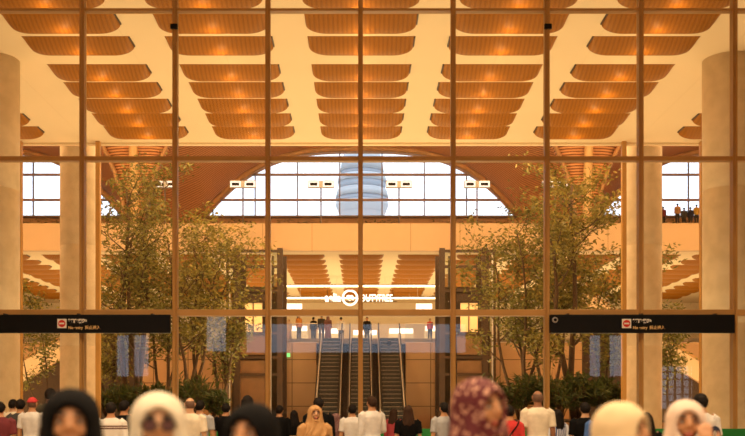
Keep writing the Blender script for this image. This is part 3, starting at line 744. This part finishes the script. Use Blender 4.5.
def trouser_mesh():
    if 'tr' in CL: return CL['tr']
    b = MB(); b.rings([(.74,0,.01,.12,.10),(.82,0,.012,.178,.128),(.90,0,.012,.182,.132),(.99,0,.01,.165,.118)], 32)
    for s in (-1, 1): b.tube([(s*.085,.01,.90),(s*.095,0,.70),(s*.098,-.002,.49),(s*.099,.012,.30),(s*.099,.014,.075)], [.105,.100,.080,.074,.068], 18)
    me = remesh(b, .012, 3, .006, 8); me.materials.append(None); CL['tr'] = me; return me
def shoe_mesh():
    if 'sh' in CL: return CL['sh']
    b = MB()
    for s in (-1, 1):
        b.tube([(s*.098,.062,.045),(s*.100,0,.056),(s*.106,-.09,.046),(s*.112,-.17,.034),(s*.113,-.21,.026)], [(.044,.045),(.049,.056),(.052,.046),(.050,.033),(.030,.022)], 16)
    me = remesh(b, .010, 2)
    for v in me.vertices: v.co.z = max(.002, v.co.z)
    me.materials.append(None); CL['sh'] = me; return me
def shell(b_or_me, keep, thick):
    bm = bmesh.new(); bm.from_mesh(b_or_me)
    bmesh.ops.delete(bm, geom=[f for f in bm.faces if not keep(f.calc_center_median())], context='FACES')
    bm.normal_update(); bmesh.ops.solidify(bm, geom=bm.faces[:], thickness=thick); bm.to_mesh(b_or_me); bm.free()
    b_or_me.polygons.foreach_set('use_smooth', [True]*len(b_or_me.polygons)); return b_or_me
def hair_mesh(kind):
    if ('hair', kind) in CL: return CL[('hair', kind)]
    b = MB()
    if kind == 'short':
        b.ell((0,0,0),(1,1,1),48,36,headfn(.012,.014)); me = b.mesh()
        for v in me.vertices: v.co += (v.co - HC).normalized() * (.007*noise.noise(v.co*45) + .005*noise.noise(v.co*16))
        me = shell(me, lambda c: c.z > 1.668 - .055*max(0,min(1,(c.y+.075)/.05)) - .085*max(0,min(1,(c.y-.02)/.05)), .008)
    elif kind == 'stubble':
        b.ell((0,0,0),(1,1,1),40,30,headfn(.003,.003)); me = b.mesh()
        me = shell(me, lambda c: c.y > .0 and 1.535 < c.z < 1.655, .004)
    elif kind == 'long':
        b.ell((0,0,0),(1,1,1),40,30,headfn(.018,.018)); b.rings([(1.27,0,.095,.10,.03),(1.36,0,.085,.125,.05),(1.46,0,.06,.115,.07),(1.56,0,.035,.098,.085),(1.64,0,.02,.09,.09)], 28)
        me = remesh(b, .010, 2, .006, 18)
        me = shell(me, lambda c: not (c.y < -.015 and c.z < 1.66), .006)
    elif kind == 'cap':
        b.ell((0,0,0),(1,1,1),40,30,headfn(.016,.020)); me = b.mesh(); me = shell(me, lambda c: c.z > 1.652 - .03*max(0,min(1,(c.y+.02)/.08)), .006)
        v = MB(); v.ell((0,-.135,1.658),(.062,.065,.007),24,10); bm = bmesh.new(); bm.from_mesh(me); bm.from_mesh(v.mesh()); bm.to_mesh(me); bm.free()
    elif kind == 'hijab':
        b.ell((0,.012,1.610), (.112,.128,.124), 40, 30)
        b.rings([(1.25,0,.0,.205,.150),(1.31,0,.005,.205,.150),(1.38,0,.01,.185,.135),(1.425,0,.012,.165,.125),(1.47,0,.012,.135,.115),(1.53,0,.010,.118,.114),(1.60,0,.010,.110,.117)], 40)
        me = remesh(b, .010, 4, .0, 8)
        nn = [v.normal.copy() for v in me.vertices]
        for v, n in zip(me.vertices, nn):
            c = v.co; low = max(0, min(1, (1.60 - c.z)/.2)); a = math.atan2(c.x, -c.y)
            v.co = c + n * (.010*low*math.sin(a*9 + 6*noise.noise(c*5)) + .004*noise.noise(c*14))
        me = shell(me, lambda c: not (c.y < -.02 and (c.x/.072)**2 + ((c.z-1.585)/.090)**2 < 1), .007)
        r = MB(); pts = []
        for k in range(41):
            q = 2*PI*k/40; x = .072*math.cos(q); z = 1.585 + .090*math.sin(q)
            pts.append((x, -.122*math.sqrt(max(.05, 1 - (x/.112)**2 - (max(0, z-1.610)/.124)**2)) + .012, z))
        r.tube([(x, y + .014, z) for x, y, z in pts], .015, 10, ref=(0,1,0)); bm = bmesh.new(); bm.from_mesh(me); bm.from_mesh(r.mesh()); bm.to_mesh(me); bm.free()
    me.polygons.foreach_set('use_smooth', [True]*len(me.polygons)); me.materials.append(None); CL[('hair', kind)] = me; return me
def cloth(name, c, c2=None, **k): return M(name, c, c2 or tuple(q*.88 for q in c), k.pop('scale', 14), k.pop('rough', .85), bump=.2, **k)
def floral(name, base, spots, scale=26, thr=.30):
    m, nt, b = nodes(name); b.inputs['Roughness'].default_value = .8
    tc = nt.nodes.new('ShaderNodeTexCoord'); v = nt.nodes.new('ShaderNodeTexVoronoi'); v.inputs['Scale'].default_value = scale
    nz = nt.nodes.new('ShaderNodeTexNoise'); nz.inputs['Scale'].default_value = 9
    ad = nt.nodes.new('ShaderNodeMixRGB'); ad.blend_type = 'ADD'; ad.inputs[0].default_value = .08
    nt.links.new(tc.outputs['Object'], nz.inputs['Vector']); nt.links.new(tc.outputs['Object'], ad.inputs[1]); nt.links.new(nz.outputs['Color'], ad.inputs[2]); nt.links.new(ad.outputs[0], v.inputs['Vector'])
    rp = nt.nodes.new('ShaderNodeValToRGB'); rp.color_ramp.elements[0].position = thr; rp.color_ramp.elements[1].position = thr + .1
    rp.color_ramp.elements[0].color = (*spots, 1); rp.color_ramp.elements[1].color = (*base, 1)
    nt.links.new(v.outputs['Distance'], rp.inputs[0]); nt.links.new(rp.outputs[0], b.inputs['Base Color']); return m
def striped(name, base, line, zs, w=.012, axis='Z'):
    m, nt, b = nodes(name); b.inputs['Roughness'].default_value = .85
    tc = nt.nodes.new('ShaderNodeTexCoord'); sp = nt.nodes.new('ShaderNodeSeparateXYZ'); nt.links.new(tc.outputs['Object'], sp.inputs[0]); acc = None
    for z in zs:
        s = nt.nodes.new('ShaderNodeMath'); s.operation = 'COMPARE'; s.inputs[1].default_value = z; s.inputs[2].default_value = w; nt.links.new(sp.outputs[axis], s.inputs[0])
        if acc is None: acc = s
        else:
            a = nt.nodes.new('ShaderNodeMath'); a.operation = 'MAXIMUM'; nt.links.new(acc.outputs[0], a.inputs[0]); nt.links.new(s.outputs[0], a.inputs[1]); acc = a
    mx = nt.nodes.new('ShaderNodeMix'); mx.data_type = 'RGBA'; mx.inputs[6].default_value = (*base,1); mx.inputs[7].default_value = (*line,1)
    nt.links.new(acc.outputs[0], mx.inputs[0]); nt.links.new(mx.outputs[2], b.inputs['Base Color']); return m
k_black = cloth('black_cloth', (.0045,.004,.004), spec=.12); k_char = cloth('charcoal_cloth', (.045,.040,.036)); k_white = cloth('white_cotton', (.74,.70,.64)); k_cream = cloth('cream_cotton', (.78,.68,.50))
k_navy = cloth('navy_cloth', (.02,.025,.06)); k_olive = cloth('olive_cloth', (.10,.085,.045)); k_red = cloth('red_cotton', (.62,.035,.03)); k_blue = cloth('blue_cotton', (.05,.13,.36)); k_grey = cloth('grey_cotton', (.40,.40,.40))
k_camel = cloth('camel_cloth', (.50,.27,.10)); k_hcream = cloth('ivory_scarf', (.80,.71,.54)); k_hyel = cloth('buttermilk_scarf', (.80,.62,.36)); k_hpink = cloth('blush_scarf', (.78,.60,.47)); k_denim = cloth('dark_denim', (.03,.04,.075)); k_maroon = cloth('maroon_cloth', (.16,.02,.025))
k_flor = floral('maroon_floral_scarf', (.10,.008,.013), (.60,.32,.22), 42, .30); k_mauve = floral('mauve_print', (.17,.075,.07), (.34,.20,.16), 40, .25)
k_stripe = striped('white_shirt_with_bands', (.76,.71,.63), (.13,.05,.03), (1.29,1.325)); k_bstripe = striped('blue_white_stripes', (.62,.64,.70), (.06,.10,.28), (-.15,-.10,-.05,0,.05,.10,.15), .012, 'X')
k_orange = cloth('orange_cloth', (.62,.25,.05)); k_hair = M('black_hair', (.006,.004,.003), (.014,.009,.006), 40, .7, stretch=(1,1,.2), spec=.15); k_hairb = M('brown_hair', (.035,.016,.008), (.05,.024,.012), 40, .7, stretch=(1,1,.2), spec=.15)
k_cap = cloth('red_cap_cloth', (.60,.04,.04)); k_shoe = M('dark_shoe', (.03,.025,.02), rough=.5); k_stub = M('shaved_hair', (.14,.075,.045), rough=.8); k_redcheck = cloth('red_blue_cloth', (.42,.05,.06)); k_yellow = cloth('yellow_cloth', (.65,.42,.06))
def wear(p, name, me, mat):
    o = bpy.data.objects.new(name, me); C.objects.link(o); o.parent = p
    o.material_slots[0].link = 'OBJECT'; o.material_slots[0].material = mat; return o
def person(label, px, top, Y, yaw, head, hairmat, topm, long_=False, robe=False, L='down', R='down', skin=0, legs=None, base=0., group=None, dx=0.):
    x = wx(px, Y); H = wz(top, Y) - base; add = {'hijab': .034, 'long': .018, 'short': .014, 'cap': .02}.get(head, .0)
    s = H / (1.70 + add)
    o = bpy.data.objects.new('person', get_body(L, R)); C.objects.link(o)
    o.material_slots[0].link = 'OBJECT'; o.material_slots[0].material = SK[skin]
    o.location = (x, Y, base); o.rotation_euler = (0,0,math.radians(yaw)); o.scale = (s,s,s)
    tag(o, label, 'person', group)
    if head: wear(o, {'hijab':'headscarf','cap':'cap'}.get(head, 'hair'), hair_mesh(head), hairmat)
    if head == 'cap': wear(o, 'hair', hair_mesh('stubble'), k_stub)
    wear(o, 'robe' if robe else 'shirt', top_mesh(L, R, long_, robe), topm)
    if not robe: wear(o, 'trousers', trouser_mesh(), legs or k_char)
    wear(o, 'shoes', shoe_mesh(), k_shoe)
    return o
# the row nearest the viewer
person('woman facing us in a plain black headscarf and black robe', 70.5, 387, 3.35, 14, 'hijab', k_black, k_black, True, True, skin=0)
f2 = person('woman in an ivory headscarf and dark glasses facing us', 158, 391, 3.5, 13, 'hijab', k_hcream, k_hcream, True, True, skin=1)
g = MB()
for s in (-1, 1):
    g.tube([(s*.034+.026*math.cos(q*PI/12), -.116, 1.603+.022*math.sin(q*PI/12)) for q in range(25)], .0032, 6, ref=(0,1,0))
    g.tube([(s*.060,-.114,1.608),(s*.078,-.06,1.608),(s*.082,.0,1.606)], .0025, 6)
g.tube([(-.009,-.116,1.607),(0,-.119,1.610),(.009,-.116,1.607)], .0028, 6)
gl = g.build('glasses', m_black, f2, True); gl['label'] = 'dark rimmed glasses'
m_lens = M('tinted_lens', (.13,.065,.065), rough=.15)
for s in (-1, 1): MB().tube([(s*.034,-.1165,1.603),(s*.034,-.1155,1.603)], [(.024,.020)]*2, 20, ref=(1,0,0)).build('lens', m_lens, gl)
person('woman in a black headscarf with her face turned down and aside', 251, 402, 3.6, -20, 'hijab', k_black, k_black, True, True, skin=0)
person('woman in a maroon floral headscarf turned in profile', 480, 377, 4.0, 42, 'hijab', k_flor, k_flor, True, True, skin=0)
person('woman in a buttermilk yellow headscarf looking away to one side', 623, 401, 3.7, 52, 'hijab', k_hyel, k_hyel, True, True, skin=0)
person('woman in a blush white headscarf with a hand to her face', 686, 399, 5.0, -8, 'hijab', k_hpink, k_hpink, True, True, L='down', R='face', skin=0)
person('woman in a camel headscarf smiling towards us among the crowd', 315, 405, 13.6, 14, 'hijab', k_camel, k_camel, True, True, skin=1)
# the crowd at the glass, backs to us
GR = None
person('person at the left edge in a dark shirt with red sleeve', 0, 401.5, 15.6, 190, 'short', k_hair, k_maroon, skin=0)
person('man in a pale shirt with black hair near the left edge', 13.2, 399, 20, 172, 'short', k_hair, k_cream, skin=1)
person('man in a charcoal shirt next to the red cap', 20.5, 399, 18, 188, 'short', k_hair, k_char, skin=0)
person('man in a red cap and white shirt by the outer left column', 32.5, 397, 17.5, 176, 'cap', k_cap, k_white, skin=0)
person('tall person in an olive top raising one arm by the stair', 50.5, 388, 18.6, 165, 'short', k_hair, k_olive, True, L='up', skin=0)
person('man in a white shirt with two dark bands across the back', 111, 402, 15.2, 188, 'short', k_hair, k_stripe, True, skin=0)
person('man in a black shirt between the striped shirt and ivory headscarf', 124.5, 400, 16.4, 168, 'short', k_hair, k_black, skin=0)
person('person half hidden behind the ivory headscarf', 140, 400, 18, 200, 'short', k_hair, k_camel, skin=1)
person('bald man in a white shirt seen from behind', 190, 398, 15.4, 185, 'stubble', k_stub, k_cream, skin=1)
person('dark haired man close beside the bald man', 200, 400, 17.6, 176, 'short', k_hair, k_grey, skin=0)
person('man in black by the left lift tower', 226, 403, 18.8, 182, 'short', k_hair, k_black, skin=0)
person('tall person with thick dark hair behind the second black headscarf', 247.5, 395, 15.6, 178, 'long', k_hair, k_char, skin=0)
person('person in black between the lift tower and the stone wall', 279.5, 405, 20, 170, 'short', k_hair, k_black, True, skin=0)
person('short person in black with hair tied by the stone wall', 294, 410, 20.5, 190, 'long', k_hair, k_black, True, skin=0)
person('man in a dark shirt behind the camel headscarf', 318.5, 397, 16.2, 184, 'short', k_hair, k_black, True, skin=0)
person('woman in a mauve patterned headscarf and robe', 336, 413, 19.6, 180, 'hijab', k_mauve, k_mauve, True, True, skin=0)
person('man in a white shirt left of the central mullion', 352.5, 404, 18.4, 178, 'short', k_hair, k_white, skin=0)
person('man in a long sleeved white shirt right of the central mullion', 371.5, 396, 17.4, 208, 'short', k_hairb, k_white, True, L='front', R='down', skin=0)
person('small woman in maroon in front of the right escalator', 394, 408.5, 22.2, 150, 'long', k_hairb, k_redcheck, True, skin=0)
person('woman with long brown hair and a black top', 408, 405, 17.6, 184, 'long', k_hairb, k_black, skin=1)
m20 = person('person in a grey white shirt with a dark shoulder bag', 444, 402, 17, 200, 'short', k_hair, k_grey, skin=0)
bag = MB(); bag.rings([(.90,0,0,.12,.05),(.93,0,0,.14,.065),(1.10,0,0,.135,.06),(1.16,0,0,.10,.04)], 24)
bo = bag.build('shoulder_bag', k_black, None, True, 0); bo.location = (m20.location.x + .23, m20.location.y - .22, .05); bo.rotation_euler = (0,0,.3); tag(bo, 'dark shoulder bag hanging at the grey shirt', 'bag')
st = MB(); st.tube([(-.08,0,1.13),(-.13,.03,1.30),(-.17,.11,1.42),(-.12,.22,1.44),(-.02,.33,1.30),(.04,.30,1.13),(.06,.05,1.12)], .014, 8); st.build('strap', k_black, bo, True)
m21 = person('woman in a red top with a black strap across her back', 509, 405, 15.2, 188, 'short', k_hair, k_red, True, skin=0)
st = MB(); st.tube([(-.15,.06,1.44),(-.10,.128,1.37),(.0,.150,1.25),(.10,.150,1.10),(.17,.10,.98)], .013, 8); st.build('strap', k_black, m21, True)
person('tall man with shaved head and a cream shirt by the tall tree', 537.5, 391, 15.5, 182, 'stubble', k_stub, k_cream, skin=2, legs=k_black)
person('small woman in a blue and white striped top', 557, 409, 17, 205, 'long', k_hair, k_bstripe, skin=0)
person('man in a black shirt right of the striped top', 585, 402, 15.5, 176, 'short', k_hair, k_black, skin=1)
person('person in a blue top beside the buttermilk headscarf', 601, 404, 15, 160, 'short', k_hair, k_blue, skin=0)
person('person in black behind the buttermilk headscarf', 646, 412, 12, 180, 'long', k_hair, k_black, True, skin=0)
m27 = person('man in a white sports shirt printed with a dark zero', 700.5, 393, 12.6, 186, 'short', k_hair, k_white, skin=0)
text('number', '0', .30, (-.115, .155, 1.08), k_navy, m27, .006, 'CENTER', (PI/2,0,PI), .012)
# far figures on the mezzanine, the escalator and the terrace
GM = 'shoppers on the mezzanine'
for px, top, Y, yaw, hd, hm, tm, lab in ((289,319,76.5,20,'hijab',k_hpink,k_hpink,'far shopper in pink at the left end of the balustrade'),(299,314.5,76.3,40,'long',k_hair,k_orange,'far shopper in orange with long dark hair on the mezzanine'),(313.5,317,80,150,'short',k_hair,k_black,'far shopper in black left of the escalator head'),(321.5,314.5,79,200,'short',k_hair,k_char,'far shopper in charcoal at the left escalator head'),(328,316,77.5,170,'hijab',k_mauve,k_mauve,'far shopper in a mauve scarf at the left escalator head'),(341,317,80,190,'short',k_hair,k_white,'far shopper in white between the escalator heads'),(367,317,81,20,'short',k_hair,k_black,'far shopper in black right of the central mullion'),(430,318.5,76.3,10,'short',k_hair,k_red,'far shopper in red at the right end of the balustrade')):
    person(lab, px, top, Y, yaw, hd, hm, tm, True, hd == 'hijab', base=6.9, group=GM)
person('rider in black halfway up the escalator right of centre', 389, 339, 73.15, 182, 'short', k_hair, k_black, True, base=5.75)
for px, top, tm, lab in ((663,206.5,k_maroon,'person in maroon standing on the terrace beside the inner right column'),(677.5,203.5,k_camel,'tall person in camel standing on the terrace under the right window'),(684,207.5,k_char,'person in charcoal third along the terrace under the right window'),(690.5,207,k_navy,'person in navy fourth along the terrace under the right window'),(696.5,204.5,k_yellow,'person in yellow last along the terrace before the bronze post')):
    b = wz(top, 84) - 1.70; person(lab, px, top, 84, 170, 'short', k_hair, tm, True, base=b, group='people on the terrace')
S(MB().box(20,42,82,86,15.5,16.85).build('floor', m_fascia), 'raised terrace step under the right arched window', 'floor')

# ------------------------------------------------------------------ lights
def spot(name, loc, power, col):
    l = bpy.data.lights.new(name, 'SPOT'); l.energy = power; l.color = col; l.shadow_soft_size = .12; l.spot_size = math.radians(125); l.spot_blend = .5
    o = bpy.data.objects.new(name, l); C.objects.link(o); o.location = loc; return o
WARM = (1.0,.745,.37); MID = (1.0,.74,.46)
def area(name, loc, size, power, col, rot=(0,0,0)):
    l = bpy.data.lights.new(name, 'AREA'); l.shape = 'RECTANGLE'; l.size, l.size_y = size; l.energy = power; l.color = col
    o = bpy.data.objects.new(name, l); C.objects.link(o); o.location = loc; o.rotation_euler = rot; return o
def point(name, loc, power, col, r=.08):
    l = bpy.data.lights.new(name, 'POINT'); l.energy = power; l.color = col; l.shadow_soft_size = r
    o = bpy.data.objects.new(name, l); C.objects.link(o); o.location = loc; return o
area('hall_up_fill', (0,34.5,.25), (30,18), 2850, WARM, (PI,0,0))  # unseen area light, added to brighten ceiling and scoops from below
area('atrium_up_fill', (0,58,.25), (13,18), 3800, WARM, (PI,0,0))  # no fixture here, added to light trees and vault from the floor
for s in (-1, 1): area('atrium_side_fill', (s*26,58,.25), (20,20), 3600, WARM, (PI,0,0))  # added pair without fixtures, upward fill for the atrium sides
area('mezzanine_up_fill', (0,92,7.0), (66,26), 8600, WARM, (PI,0,0))  # unseen fill, added to light the far hall and its ceiling
for x, y, z in scoop_lights: point('scoop_lamp', (x, y, z), 13, (1,.60,.24), .03)
for x in (-30,-18,-6,6,18,30):
    for y in (49,): point('atrium_high_fill', (x, y, 20), 3600, WARM, .3)  # unseen points that brighten the atrium from above
for x in (-9,-3,3,9):
    for y in (-10,-3,3,9,15): spot('concourse_fill_spot', (x, y, 13.3), 1500, MID)  # unseen spots, added to light the crowd and the faces
